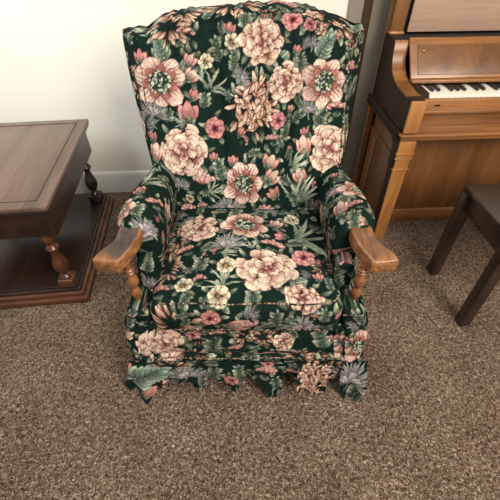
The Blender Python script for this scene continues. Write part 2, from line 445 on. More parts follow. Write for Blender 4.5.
CLOTH = mat_cloth()
M_BACK = [('open',-0.276,0.434,0.149,0.145),('mint',-0.267,0.532,0.061,0.081,-0.3),('ragged', -0.241, 0.586, 0.106, 0.087),('carn',-0.191,0.57,0.061,0.053),('tulip',-0.184,0.497,0.04,0.042,0.5),
    ('tulip',-0.183,0.454,0.041,0.043,0.9),('cream',-0.137,0.494,0.047,0.042),('bud',-0.177,0.399,0.035,0.036,0.6),('sword',-0.117,0.434,0.083,0.064,0.6),('thistle',-0.309,0.357,0.072,0.079),
    ('bud',-0.199,0.345,0.059,0.068,0),('peony',-0.224,0.224,0.16,0.159),('rose',-0.116,0.298,0.06,0.07),('bud',-0.325,0.269,0.03,0.039,0),('tulip',-0.323,0.214,0.037,0.073,0.3),
    ('carn',-0.161,0.121,0.098,0.106),('leafy',-0.1,0.163,0.055,0.069),('bud',-0.058,0.197,0.034,0.037,0),('bud',-0.123,0.21,0.027,0.03,0),('bud',-0.326,0.505,0.04,0.041,0),
    ('peony',0.037,0.546,0.122,0.118),('cream',-0.055,0.549,0.049,0.046),('bud',-0.06,0.583,0.036,0.034,0),('rose',0.126,0.609,0.066,0.057),('rose',0.181,0.594,0.042,0.036),
    ('peony',0.111,0.434,0.108,0.11),('bud',0.145,0.527,0.028,0.027,0.5),('leaf',0.108,0.513,0.056,0.025,0.9),('open',0.235,0.437,0.133,0.133),('mint',0.23,0.535,0.074,0.076,0.5),
    ('ragged', 0.257, 0.586, 0.087, 0.063),('ragged', 0.325, 0.567, 0.044, 0.072),('carn',0.323,0.469,0.047,0.068),('ruffle',0.01,0.363,0.136,0.182),('rose',0.092,0.323,0.053,0.056),
    ('carn',0.08,0.263,0.06,0.045),('peony',0.271,0.23,0.136,0.158),('tulip',0.182,0.24,0.041,0.072,-0.2),('carn',0.286,0.36,0.072,0.061),('open',-0.021,0.121,0.126,0.148),
    ('tulip',0.069,0.19,0.051,0.051,0.4),('tulip',0.077,0.142,0.052,0.052,0.7),('bud',0.085,0.082,0.043,0.047,-0.6),('carn',0.051,0.019,0.072,0.06),('tulip',0.174,0.146,0.042,0.059,-0.4),
    ('sword',0.188,0.085,0.12,0.094,0.2),('thistle',-0.079,0.038,0.086,0.074),('carn',-0.223,0.023,0.072,0.052),('leafy',0.156,0.486,0.05,0.056),('leafy',0.237,0.326,0.066,0.05),
    ('leafy',-0.099,0.524,0.043,0.066),('leafy',-0.05,0.491,0.044,0.056),('thistle',0.188,0.363,0.045,0.067),('bud',0.18,0.285,0.027,0.029,0),('leafy',-0.262,0.336,0.046,0.037),
    ('ragged',-0.339,0.381,0.029,0.072),('leafy',-0.015,0.599,0.06,0.036),('ragged', 0.059, 0.63, 0.057, 0.038),('leafy',0.308,0.524,0.037,0.049),('sword',0.158,0.19,0.055,0.068,0.9),
    ('leafy',-0.145,0.381,0.052,0.042),('leafy',0.339,0.289,0.04,0.076),('bud',0.244,0.038,0.036,0.037,0),('leafy',0.116,0.295,0.046,0.057),('thistle',-0.252,0.121,0.056,0.056),
    ]
M_SEAT = [('peony',-0.167,0.957,0.12,0.124),('open',-0.017,0.967,0.148,0.126),('thistle',-0.07,0.878,0.083,0.094),('carn',-0.195,0.855,0.069,0.055),('ragged',-0.247,0.789,0.072,0.092),
    ('cream',-0.072,0.781,0.06,0.058),('peony',0.051,0.772,0.179,0.148),('rose',0.163,0.823,0.074,0.066),('tulip',0.088,0.978,0.044,0.048,0.4),('bud',0.098,0.916,0.039,0.039,-1.3),
    ('carn',0.07,0.869,0.082,0.065),('sword',0.183,0.916,0.13,0.118,1.3),('cream',-0.09,0.68,0.067,0.058),('cream',-0.192,0.717,0.057,0.046),('carn',-0.261,0.702,0.057,0.075),
    ('peony',0.148,0.68,0.112,0.073),('leaf',0.15,0.729,0.058,0.035,1.4),('sword',-0.081,0.729,0.058,0.062,0),('leafy',0.006,0.673,0.067,0.036),('leafy',-0.151,0.789,0.06,0.05),
    ('ragged',-0.235,0.916,0.059,0.099),('leafy',0.042,1.032,0.07,0.045),('cream',0.145,1.01,0.055,0.055),('bud',0.199,0.748,0.029,0.032,0),('carn',-0.265,0.859,0.044,0.046),
    ('leafy',-0.052,1.038,0.063,0.045),('leafy',0.23,0.721,0.035,0.046),('ragged',0.217,0.789,0.06,0.05),('leafy',-0.125,0.665,0.039,0.021),('thistle',-0.213,1.01,0.041,0.055),
    ]
M_CFRONT = [('ragged',-0.223,0.588,0.143,0.113),('rose',-0.112,0.62,0.062,0.059),('tulip',-0.04,0.583,0.052,0.076,1.2),('carn',0.0,0.579,0.069,0.105),('thistle',0.147,0.579,0.081,0.105),
    ('leaf',-0.156,0.569,0.046,0.039,1.2),('leafy',0.074,0.607,0.057,0.064),('bud',-0.082,0.554,0.023,0.029,0),('carn',0.253,0.616,0.028,0.073),('leafy',0.21,0.625,0.045,0.045),
    ('leafy',-0.188,0.549,0.064,0.03),('leafy',-0.264,0.549,0.035,0.03),]
M_FRONT = [('peony',-0.264,0.277,0.113,0.169),('ragged',-0.189,0.213,0.098,0.061),('rose',-0.173,0.332,0.049,0.037),('carn',-0.097,0.332,0.061,0.042),('leafy',-0.114,0.266,0.076,0.069),
    ('ragged',-0.012,0.321,0.061,0.075),('carn',-0.044,0.26,0.063,0.046),('peony',0.106,0.294,0.068,0.088),('ragged',0.037,0.316,0.067,0.075),('leafy',0.223,0.3,0.074,0.088),
    ('ragged',0.163,0.213,0.085,0.055),('carn',0.058,0.219,0.071,0.042),('leafy',0.0,0.213,0.072,0.049),('open',0.306,0.283,0.063,0.157),('bud',0.256,0.305,0.031,0.049,0.5),
    ('leafy',0.286,0.255,0.038,0.093),('tulip',-0.364,0.321,0.037,0.096,0.8),('leafy',-0.338,0.412,0.04,0.105),('leafy',-0.116,0.182,0.066,0.038),('tulip',-0.371,0.243,0.032,0.07,0.3),
    ('carn',0.329,0.388,0.023,0.079),('leafy',0.31,0.422,0.04,0.095),('ragged',-0.305,0.477,0.039,0.044),('ragged',0.222,0.207,0.065,0.037),('carn',-0.06,0.182,0.046,0.038),
    ('ragged',-0.156,0.289,0.062,0.033),]
M_SKIRT = [('mint',-0.346,-0.066,0.142,0.133,1.3),('ragged',-0.266,-0.021,0.1,0.059),('bud',-0.413,-0.045,0.047,0.09,0.4),('bud',-0.35,-0.145,0.056,0.054,1.2),('thistle',-0.216,-0.05,0.101,0.07),('leafy',-0.159,-0.112,0.041,0.106),('rose',-0.062,-0.086,0.055,0.042),('leafy',-0.118,-0.055,0.068,0.051),('leafy',-0.034,-0.055,0.054,0.071),('carn',0.054,-0.045,0.081,0.08),('leafy',0.09,-0.118,0.049,0.064),('rose',0.059,-0.006,0.046,0.029),('ruffle',0.212,-0.081,0.123,0.186),('thistle',0.346,-0.066,0.095,0.153),('leafy',0.37,-0.161,0.078,0.055),('ragged',0.277,-0.026,0.047,0.069),('carn',0.136,-0.071,0.041,0.072),('leafy',0.14,-0.026,0.04,0.039),]
HEM = [(-0.461, -0.139), (-0.446, -0.128), (-0.408, -0.156), (-0.357, -0.189), (-0.316, -0.15), (-0.277, -0.112), (-0.233, -0.086), (-0.2, -0.102), (-0.175, -0.139), (-0.156, -0.172), (-0.144, -0.086), (-0.119, -0.076), (-0.086, -0.102), (-0.063, -0.128), (-0.042, -0.161), (-0.031, -0.097), (0.0, -0.066), (0.01, -0.081), (0.042, -0.118), (0.071, -0.167), (0.093, -0.195), (0.112, -0.139), (0.119, -0.076), (0.141, -0.097), (0.159, -0.118), (0.168, -0.139), (0.19, -0.15), (0.22, -0.172), (0.264, -0.156), (0.268, -0.097), (0.295, -0.118), (0.315, -0.145), (0.332, -0.189), (0.366, -0.2), (0.384, -0.183), (0.393, -0.15), (0.406, -0.139), (0.42, -0.139)]
# ------------------------------------------------------------------ the armchair
CX = -.011
chair = thing('upholstered_armchair', 'floral green tapestry wing-back armchair with wooden paddle arms on brown carpet', 'armchair', (CX, 0, 0))

# the seat leans on these two points of the front of the back: (depth, height)
B0 = np.array((1.086, .47)); B1 = np.array((1.30, 1.057))
BL = np.hypot(*(B1 - B0)); bdy, bdz = (B1 - B0) / BL

cb = Cloth(-.60, .60, -.12, .80)
scatter_edge = [(k, u, v, w, w) for k, u, v, w in (('peony', -.42, .30, .12), ('leafy', -.40, .15, .08), ('ragged', -.41, .45, .10), ('leafy', -.43, .58, .09), ('carn', -.40, .05, .09),
                                                    ('peony', .42, .25, .12), ('leafy', .40, .40, .09), ('ragged', .43, .52, .10), ('open', .42, .08, .12), ('ragged', -.05, .68, .12),
                                                    ('carn', .10, .69, .09), ('ragged', .24, .66, .12), ('ragged', -.2, .67, .12), ('leafy', -.30, .65, .1), ('leafy', .18, .72, .1), ('mint', .34, .63, .08))]
paint(cb, M_BACK + scatter_edge, 230, lo=.026, hi=.05, thr=.34)
cs = Cloth(-.36, .34, .40, 1.20)
paint(cs, M_SEAT + M_CFRONT, 150, lo=.026, hi=.045, thr=.34)
cf = Cloth(-.62, .62, -.24, .95)
paint(cf, M_FRONT + M_SKIRT + [('leafy', -.285, .56, .05, .07, .3), ('thistle', -.295, .485, .05, .06), ('carn', .27, .56, .04, .09, .2), ('leafy', .255, .49, .05, .07, -.3),
                               ('ragged', -.45, .30, .10, .12), ('mint', -.5, .05, .12, .12), ('open', .47, .28, .13, .13), ('peony', .5, .05, .12, .12), ('carn', -.54, .18, .1, .1)], 260, lo=.026, hi=.045, thr=.34)
ca = Cloth(-.1, 1.2, .0, 1.0)                    # plain running yardage for the hidden and side panels
scatter(ca, 60)

CY0 = 0.0
def LX(X): return X - CX                        # world X to chair X

def loop_plan(hw, y0, y1, r, nf, ns, nr):
    """rounded rectangle seen from above, starting in the middle of the rear; returns x, y and arc measured from the front centre"""
    pts = []
    def seg(a, b, n): 
        for k in range(n): pts.append((a[0] + (b[0] - a[0]) * k / n, a[1] + (b[1] - a[1]) * k / n))
    def arc(c, a0, a1, n):
        for k in range(n):
            a = a0 + (a1 - a0) * k / n; pts.append((c[0] + r * math.cos(a), c[1] + r * math.sin(a)))
    seg((0, y1), (-hw + r, y1), nr); arc((-hw + r, y1 - r), PI / 2, PI, 8)
    seg((-hw, y1 - r), (-hw, y0 + r), ns); arc((-hw + r, y0 + r), PI, 1.5 * PI, 16)
    seg((-hw + r, y0), (hw - r, y0), nf)
    arc((hw - r, y0 + r), 1.5 * PI, 2 * PI, 16); seg((hw, y0 + r), (hw, y1 - r), ns)
    arc((hw - r, y1 - r), 0, PI / 2, 8); seg((hw - r, y1), (0, y1), nr)
    p = np.array(pts); q = np.vstack([p, p[:1]])
    L = np.concatenate([[0], np.cumsum(np.hypot(*(np.diff(q, axis=0).T)))])[:-1]
    mid = np.argmin(np.abs(p[:, 0]) + (p[:, 1] > (y0 + y1) / 2) * 9)
    return p[:, 0], p[:, 1], L - L[mid]

# --- backrest: upright channels, gathered along a shaped top edge
def stop(X):
    k = np.array([(-.38, .53), (-.36, .548), (-.292, .552), (-.275, .568), (-.216, .598), (-.127, .608), (.011, .620), (.14, .617), (.20, .606), (.243, .592), (.296, .574), (.338, .556), (.366, .540), (.38, .52)])
    return np.interp(X, k[:, 0], k[:, 1])
def make_back():
    T = .15
    hw = .335
    x, y, arc = loop_plan(hw, 0, T, .030, 290, 46, 50)
    rows = []; cols = []
    zs = [-.05 + k * .0024 for k in range(int(.66 / .0024) + 1)]
    smax = .61
    lv = [(min(1., z / smax), 0.) for z in zs if z <= smax] + [(1., a) for a in np.linspace(.06, PI / 2, 34)]
    nse = np.array([wob(np.array([t]), np.array([0.]), 5)[0] for t in np.linspace(-1, 1, len(x))])
    for f, ph in lv:
        X = x.copy(); Y = y.copy()
        st = stop(X); s = f * st
        if ph > 0:
            c = math.cos(ph) ** .75; Y = T / 2 + (Y - T / 2) * max(c, .02); X = X * (1 - .010 * (1 - c)); s = s + .032 * math.sin(ph)
        X = X + np.where(x < 0, (-.020 * sm(s, .12, .5) + .014 * (1 - sm(s, 0., .25))) * (np.abs(x) / hw) ** 3, (-.010 * (1 - sm(s, 0., .25))) * (np.abs(x) / hw) ** 3)
        X = X * (1 - .02 * (1 - np.clip(s / .6, 0, 1))) * (1 + (.02 + .10 * np.clip(s / .55, 0, 1)) * sm(y, .004, .075) * (1 - .5 * sm(y, .09, .15)))
        front = (y < .045)
        wgt = np.clip(1 - y / .05, 0, 1)
        # crown across, seams pressed in, soft lumbar roll
        d = -.020 * (1 - (np.abs(x) / hw) ** 3)
        d = d - .022 * np.exp(-((s - .15) / .10) ** 2) * (1 - (np.abs(x) / hw) ** 4)
        for xs, dep, lo, slant in ((-.225, .014, .36, .06), (-.088, .020, .05, -.05), (.058, .021, .02, .0), (.180, .022, -.05, .16), (-.30, .006, .3, 0), (.262, .012, .42, .25)):
            xx = xs + slant * (s - .5)
            e = np.abs(X - xx)
            d = d + dep * (np.exp(-(e / .010) ** 1.3) * .8 + np.exp(-(e / .035) ** 2) * .5) * sm(s, lo, lo + .2)
        gather = np.sin(X * 150 + 3 * np.sin(X * 31)) * .0022 + np.sin(X * 71 + 1) * .0022
        d = d + gather * sm(s, .50, .60) + wob(X, s, 8, .0035)
        if ph > 0: d = d * math.cos(ph)
        Yb = Y + d * wgt
        s2 = s + (gather * .8 + wob(X, Y * 3, 2, .004)) * sm(s, .52, .60) * (1 if ph == 0 else 1)
        ya = B0[0] + s2 * bdy + Yb * bdz
        za = B0[1] + s2 * bdz - Yb * bdy * (.5)
        rows.append(np.stack([X, ya, za], -1))
        v = s + (ph * .045 if ph > 0 else 0)
        cols.append(cb.sample(arc + CX, v + 0 * arc))
    P = np.array(rows); D = np.array(cols)
    grid('backrest', P, D, chair, closed=True)
    # top cap is pinched shut by the last row; welt cord down both front edges
    def edge(sign):
        pts = []
        for k in range(80):
            s = .02 + k / 79 * .535
            pts.append((sign * (.314 + .016 * s) - (sign < 0) * .016 * float(sm(np.array(s), .12, .5)) + (sign < 0) * .006, B0[0] + s * bdy + .003, B0[1] + s * bdz))
        return pts
    for sg in (-1, 1): cord('welt_cord', edge(sg), .0026)

def cord(name, pts, r, seg=8):
    pts = [np.array(p, float) for p in pts]
    # resample closely so that the woven flecks show
    L = np.concatenate([[0], np.cumsum([np.linalg.norm(b - a) for a, b in zip(pts[:-1], pts[1:])])])
    n = max(8, int(L[-1] / .004)); t = np.linspace(0, L[-1], n); A = np.array(pts)
    Q = np.stack([np.interp(t, L, A[:, k]) for k in range(3)], -1)
    rows = []
    T = np.gradient(Q, axis=0); T /= np.linalg.norm(T, axis=1)[:, None]
    ref = np.array((0, 0, 1.)) if abs(T[0][2]) < .8 else np.array((0, -1., 0))
    for q, tt in zip(Q, T):
        u = np.cross(tt, ref); u /= np.linalg.norm(u); w = np.cross(tt, u)
        rows.append([q + (u * math.cos(2 * PI * k / seg) + w * math.sin(2 * PI * k / seg)) * r for k in range(seg)])
    c = np.array([(26, 42, 34), (190, 166, 140), (104, 104, 86), (150, 106, 92)])[rng.choice(4, n, p=[.40, .22, .22, .16])]
    return grid(name, np.array(rows), np.repeat(c[:, None, :], seg, 1).astype(float), chair, closed=True)
make_back()

# --- loose seat cushion: one sheet from the back, over the front edge and down
def make_cushion():
    x = np.linspace(-.275, .275, 250)
    # path (y, z) with canvas value v
    path = []
    yr, yf, zt, zb, R = 1.125, .652, .488, .368, .022
    for k in range(6): path.append((yr, zt - .09 + .09 * k / 6, 1.125 + .09 - .09 * k / 6))
    n = 200
    for k in range(n + 1): path.append((yr + (yf + R - yr) * k / n, zt, yr + (yf + R - yr) * k / n))
    for k in range(1, 9):
        a = k / 8 * PI / 2; path.append((yf + R - R * math.sin(a), zt - R + R * math.cos(a), yf + R - R * 1.2 * k / 8))
    v0 = path[-1][2]
    for k in range(1, 46): path.append((yf, zt - R - (zt - R - zb) * k / 45, v0 - (zt - R - zb) * k / 45))
    path += [(yf + .03, zb - .004, v0 - .13), (yf + .2, zb - .004, v0 - .2)]
    Pp = np.array(path)
    g = np.gradient(Pp[:, :2], axis=0); nrm = np.stack([g[:, 1], -g[:, 0]], -1); nrm /= np.linalg.norm(nrm, axis=1)[:, None]
    # nrm points outward (up on the top, forward on the front)
    out = nrm * np.sign((nrm[:, 1] * 1.0 - nrm[:, 0] * 1.0))[:, None]
    rows = []; cols = []
    e = .275 - np.abs(x); RR = .035
    inset = np.where(e < RR, RR - np.sqrt(np.maximum(0, RR ** 2 - (RR - e) ** 2)), 0)
    for (y, z, v), o in zip(Pp, out):
        ontop = sm(np.array(y), .655, .72) * (z > zt - .03)
        crown = .026 * (1 - (x / .275) ** 2) * math.sin(PI * np.clip((y - .62) / .56, 0, 1)) * ontop
        onfront = (z < zt - .01) * (y < .7)
        puff = onfront * .012 * math.sin(PI * np.clip((zt - z) / .12, 0, 1))
        w = wob(x, 0 * x + v, 21, .0045) + wob(x * 2, 0 * x + v * 2, 23, .002)
        off = -inset + puff + w * (.6 + .4 * ontop)
        hx = 1 - .06 * sm(np.array(y), .9, 1.12)
        rows.append(np.stack([x * hx, y + o[0] * off, z + o[1] * off + crown], -1))
        cols.append(cs.sample(x + CX, np.full_like(x, v)))
    grid('seat_cushion', np.array(rows), np.array(cols), chair)
    cord('welt_cord', [(xx, yf + .004 + .03 * (abs(xx) / .262) ** 18, zt - .004 + .003 * math.sin(xx * 31)) for xx in np.linspace(-.262, .262, 60)], .0024)
    cord('welt_cord', [(xx, yf - .002 + .03 * (abs(xx) / .262) ** 18, zb + .004) for xx in np.linspace(-.262, .262, 60)], .0022)
make_cushion()

# --- generic padded block: front, sides and rounded top in one skin
def block(hw, cx, y0, y1, z0, z1, r, rt, canvas, dx=0, disp=None, nf=200, ns=60, nr=20, dz=.0025, hwf=None, uoff=0.):
    x, y, arc = loop_plan(hw, y0, y1, r, nf, ns, nr)
    rows = []; cols = []
    lv = [(z, 0.) for z in np.arange(z0, z1 - rt, dz)] + [(None, a) for a in np.linspace(0, PI / 2, 10)] + [('cap', k) for k in (.8, .5, .2, .02)]
    ym = (y0 + y1) / 2
    for z, a in lv:
        X, Y = x.copy(), y.copy(); v = z
        if z is None:
            ins = rt * (1 - math.cos(a)); z = z1 - rt + rt * math.sin(a); v = z1 - rt + rt * a
            X = X * (hw - ins) / hw; Y = ym + (Y - ym) * ((y1 - y0) / 2 - ins) / ((y1 - y0) / 2)
        elif z == 'cap':
            z = z1; k = a; v = z1 + .5 * (1 - k) * min(hw, (y1 - y0) / 2)
            X = X * k * (hw - rt) / hw; Y = ym + (Y - ym) * k * ((y1 - y0) / 2 - rt) / ((y1 - y0) / 2)
        if hwf: X = X * hwf(z)
        w = wob(arc, 0 * arc + z, 31, .003)
        if disp is not None: w = w + disp(arc, z)
        fr = (y < y0 + r); sd = (np.abs(np.abs(x) - hw) < r) & ~fr
        Y = Y - w * fr; X = X + np.sign(x) * w * sd
        rows.append(np.stack([X + cx, Y, np.full_like(X, z)], -1))
        flat = 0. if v < z1 - .0001 + rt * .5 else 1.
        u_ = (arc + cx + CX + uoff) * (1 - flat) + (X + cx + CX) * flat; v_ = v * (1 - flat) + (z1 + rt * .57 - rt + (Y - y0)) * flat
        u_ = np.where(np.abs(u_) > .60, np.sign(u_) * (1.20 - np.abs(u_)), u_)
        cols.append(canvas.sample(u_, v_ + 0 * u_))
    return np.array(rows), np.array(cols)

# --- seat box below the cushion, with the two tucked folds across its front
def base_disp(a, z):
    f = -.006 * math.exp(-((z - .300) / .006) ** 2) + .006 * math.exp(-((z - .318) / .010) ** 2) + .005 * math.exp(-((z - .255) / .02) ** 2)
    return f + .010 * math.exp(-((z - .196) / .012) ** 2) - .006 * math.exp(-((z - .216) / .007) ** 2) + .003 * np.sin(a * 40 + z * 60)
P, D = block(.372, 0, .662, 1.13, .155, .372, .03, .012, cf, disp=base_disp, nf=330, ns=160)
grid('seat_base', P, D, chair, closed=True)
cord('welt_cord', [(xx, .655 + .03 * (abs(xx) / .37) ** 24, .206 + .003 * math.sin(xx * 19)) for xx in np.linspace(-.366, .366, 90)], .002)

# --- arms
PROF = [(.262, .40), (.258, .47), (.248, .53), (.246, .585), (.262, .630), (.296, .652), (.328, .656), (.354, .644), (.371, .620), (.373, .594), (.364, .570), (.350, .552), (.322, .538), (.308, .510), (.306, .45), (.306, .40)]
def smooth_path(P, n):
    P = np.array(P, float); Q = np.vstack([2 * P[0] - P[1], P, 2 * P[-1] - P[-2]]); out = []
    for i in range(1, len(Q) - 2):
        for t in np.linspace(0, 1, 24, endpoint=False):
            out.append(.5 * (2 * Q[i] + (Q[i+1] - Q[i-1]) * t + (2*Q[i-1] - 5*Q[i] + 4*Q[i+1] - Q[i+2]) * t*t + (-Q[i-1] + 3*Q[i] - 3*Q[i+1] + Q[i+2]) * t**3))
    out.append(Q[-2]); out = np.array(out)
    L = np.concatenate([[0], np.cumsum(np.hypot(*np.diff(out, axis=0).T))]); t = np.linspace(0, L[-1], n)
    return np.stack([np.interp(t, L, out[:, 0]), np.interp(t, L, out[:, 1])], -1), t
AP, AT = smooth_path(PROF, 250)
def arm_at(o, z=None):
    """arc position on the arm skin: on the top for o alone, on the inner face for z"""
    if z is not None:
        i = np.argmin(np.hypot(AP[:, 0] - .256, AP[:, 1] - z)); return AT[i]
    up = AP[:, 1] > .6; return AT[np.where(up)[0][np.argmin(np.abs(AP[up][:, 0] - o))]]
ARM_MOTIFS = {
    -1: [('open', .362, None, .867, .10, .10), ('bud', .326, None, .957, .042, .05, .5), ('carn', .272, None, .905, .075, .065, .6), ('sword', .31, None, 1.02, .09, .09, -.6), ('thistle', .275, None, .80, .075, .07),
         ('tulip', 0, .58, .94, .05, .07, .2), ('ragged', 0, .52, .86, .06, .12), ('leafy', .37, None, .97, .06, .08), ('leafy', .31, None, .85, .05, .06), ('ragged', 0, .50, .98, .06, .10), ('leafy', .34, None, 1.07, .08, .07),
         ('leafy', 0, .46, .78, .06, .07), ('bud', 0, .57, .83, .035, .04), ('leafy', 0, .54, 1.05, .06, .1)],
    1: [('open', .345, None, .965, .125, .10), ('carn', .318, None, .875, .06, .05, -.3), ('tulip', .272, None, .875, .04, .07, .2), ('thistle', .275, None, .98, .07, .07), ('leafy', .30, None, .81, .06, .06), ('leafy', .36, None, .86, .05, .06),
        ('ragged', 0, .57, .88, .05, .10), ('carn', 0, .52, .80, .05, .08), ('leafy', .33, None, 1.06, .08, .06), ('leafy', 0, .50, .95, .06, .1), ('tulip', 0, .55, .98, .05, .08), ('leafy', .29, None, .91, .04, .05)]}
for sg in (-1, 1):
    c = Cloth(-.05, AT[-1] + .12, .66, 1.22)
    L = []
    for k, o, z, Y, w, h, *r in ARM_MOTIFS[sg]: L.append((k, arm_at(o, z), Y, w, h) + tuple(r))
    paint(c, L, 60, lo=.026, hi=.045, thr=.34)
    rows = []; cols = []
    lv = [(.786, k) for k in (.05, .35, .65)] + [(.786 + .020 * (1 - math.sin(a)), .86 + .14 * math.cos(a)) for a in np.linspace(PI / 2, 0, 12)] + [(y, 1.) for y in np.arange(.808, 1.19, .0026)]
    for y, k in lv:
        o = AP[:, 0].copy(); z = AP[:, 1].copy()
        o = .325 + (o - .325) * k; z = np.where(z > .5, .585 + (z - .585) * k, z)
        b = sm(np.array(y), .93, 1.16)
        up = np.clip((z - .50) / .15, 0, 1)
        z = z - .018 * b * up + .010 * up * math.exp(-((y - .86) / .07) ** 2)
        o = np.where(o > .30, o - (.040 * b + .022 * (1 - float(sm(np.array(y), .78, .86)))) * (o - .30) / .073, o)
        w = wob(AT * 1.3, 0 * AT + y, 40 + sg, .004)
        o = o + w * .6 * np.sign(o - .32); z = z + w * .7 * up
        rows.append(np.stack([sg * o, np.full_like(o, y) , z], -1))
        cols.append(c.sample(AT, np.full_like(AT, y)))
    grid('arm_pad', np.array(rows), np.array(cols), chair)
    # the short upright panel behind the turned spindle and the corner block it stands on
    P, D = block(.026, sg * .283, .738, 1.10, .40, .560, .012, .012, cf, nf=26, ns=150, nr=8)
    grid('arm_panel', P, D, chair, closed=True)
    P, D = block(.036, sg * .305, .655, 1.10, .155, .452, .018, .014, cf, nf=44, ns=180, nr=12, disp=base_disp, hwf=None)
    # splay a little towards the floor
    P[..., 0] += sg * .033 * np.clip((.45 - P[..., 2]) / .15, 0, 1) * (P[..., 1] > 0)
    grid('arm_post_cover', P, D, chair, closed=True)
    cord('welt_cord', [(sg * xx, .653, .438) for xx in np.linspace(.276, .334, 16)], .002)

# --- wooden paddles, swept outward, and turned spindles
def paddle(sg):
    # centre line (o, y), half width, top z, bottom z
    K = np.array([(.316, .875, .024, .620, .596), (.316, .83, .027, .634, .600), (.315, .80, .031, .652, .604), (.315, .77, .030, .653, .602), (.319, .75, .030, .646, .598), (.330, .731, .031, .638, .592),
                  (.344, .713, .034, .633, .585), (.353, .702, .036, .632, .582), (.358, .692, .037, .630, .581), (.359, .684, .037, .629, .582)])
    t = np.linspace(0, len(K) - 1, 70); Q = np.stack([np.interp(t, range(len(K)), K[:, j]) for j in range(5)], -1)
    for j in range(5):
        q = Q[:, j].copy(); ker = np.ones(9) / 9; qq = np.concatenate([[q[0]] * 4, q, [q[-1]] * 4]); Q[:, j] = np.convolve(qq, ker, 'valid')
    T = np.gradient(Q[:, :2], axis=0); T /= np.linalg.norm(T, axis=1)[:, None]
    N = np.stack([T[:, 1], -T[:, 0]], -1)
    rows = []; wear = []
    m = 48; th = np.linspace(0, 2 * PI, m, endpoint=False)
    n = len(Q)
    for i in range(n + 10):
        if i < n: q, nn, tt, k, adv = Q[i], N[i], T[i], 1., 0.
        else:
            a = (i - n + 1) / 10 * PI / 2; q, nn, tt = Q[-1], N[-1], T[-1]; k = 1 - (1 - math.cos(a)) * (1 if i == n + 9 else .85); adv = .008 * math.sin(a)
            if i == n + 9: k = .02
        c, s_ = np.cos(th), np.sin(th)
        ex = 2 / 5.2
        u = np.sign(c) * np.abs(c) ** ex * q[2] * k; hgt = (q[3] - q[4]) / 2; w = np.sign(s_) * np.abs(s_) ** ex * hgt * (k if i >= n else 1.)
        # slight dish on top
        w = w - (s_ > .3) * .004 * (1 - (u / q[2]) ** 2) * np.clip(i / 20., 0, 1)
        P = np.stack([sg * (q[0] + nn[0] * u * 1 + tt[0] * adv), q[1] + nn[1] * u + tt[1] * adv, (q[3] + q[4]) / 2 + w], -1)
        rows.append(P)
        ww = np.clip((s_ - .55) * 4, 0, 1) * np.clip(1.2 - (np.abs(u) / q[2]) ** 4 * .9, 0, 1) * np.clip((n * .93 - i) / 16., 0, 1)
        if i >= n - 2: ww = ww + .55 * np.exp(-(((np.abs(u)) / q[2] - .0) / .5) ** 2) * (k < .6)
        wear.append(np.clip(ww * (1. if sg < 0 else .5), 0, 1))
    P = np.array(rows); nv, nu = P.shape[:2]
    me_o = grid('wooden_arm', P, None, chair, closed=True, mat=WORN, flip=(sg > 0))
    at = me_o.data.attributes.new('wear', 'FLOAT', 'POINT'); at.data.foreach_set('value', np.array(wear).ravel().astype(np.float32))
    me_o['label'] = 'honey wooden arm end with dark wear on top' if sg < 0 else 'honey wooden arm end, cleaner varnish'
    prof = turned([(.0085, .448), (.0095, .457), (.0125, .468), (.0150, .481), (.0115, .493), (.0082, .501), (.0105, .507), (.0160, .520), (.0160, .534), (.0112, .546), (.0082, .554), (.0125, .560), (.0088, .566), (.0125, .572), (.0082, .578), (.0085, .592)], 5)
    MB().lathe(prof, sg * .315, .704, 28).build('turned_spindle', SPIN, chair, 60)
WORN = mat_worn()
SPIN = mat_wood('honey_maple', (88, 50, 27), (122, 76, 43), (152, 104, 64), .33, 3., 'Z', .3)
for sg in (-1, 1): paddle(sg)

# --- ragged skirt: torn flaps hanging from the seat box
hemx = np.array([h[0] for h in HEM]); hemv = np.array([h[1] for h in HEM])
def flap(name, xa, xb, xa2, xb2, flare=1., fwd=0., seed=1, lift=0., bunch=0., short=0.):
    n = int((max(xb, xb2) - min(xa, xa2)) / .0022); m = 90
    r = np.random.RandomState(seed)
    t = np.linspace(0, 1, n); Xt = xa + (xb - xa) * t; Xb = xa2 + (xb2 - xa2) * t
    rag = np.interp(Xb, hemx, -hemv) - short
    rag = rag + r.uniform(-1, 1, n) * .005 + np.repeat(r.uniform(-.008, .008, n // 4 + 1), 4)[:n] + np.sin(Xb * 131 + seed * 2) * .003
    Ls = .193
    rows = []; cols = []
    for k in range(m):
        q = k / (m - 1)
        ell = .012 * -1 + (rag + .012) * q                # distance down the cloth
        f = np.clip(ell / Ls, 0, 1)
        X = Xt + (Xb - Xt) * f
        fold = np.sin(X * 95 + seed * 1.7) * .009 + np.sin(X * 41 + seed) * .012 + wob(X, ell, seed + 50, .004)
        y = .652 - .030 * f * flare - fwd * f ** 1.5 + fold * f - .004
        z = .19 - np.clip(ell, -.02, .186) * .985
        z = np.maximum(z, .004 + .003 * r.rand(n))
        over = np.clip(ell - .186, 0, 1)
        rows.append(np.stack([LX(X), y - over, z], -1)); cols.append(cf.sample(X, -ell))
    return grid(name, np.array(rows), np.array(cols), chair)
flap('skirt_flap', -.398, -.170, -.452, -.168, seed=1, fwd=.006)
flap('skirt_flap', -.172, .004, -.172, .006, seed=2)
flap('skirt_flap', .008, .112, .009, .114, seed=3, fwd=.006)
flap('skirt_flap', .106, .164, .106, .166, flare=-.3, fwd=-.012, seed=4)
flap('skirt_flap', .158, .262, .162, .266, seed=5, fwd=.008)
flap('skirt_flap', .256, .312, .258, .314, flare=-.3, fwd=-.012, seed=6)
flap('skirt_flap', .304, .386, .312, .408, seed=7, fwd=.006)
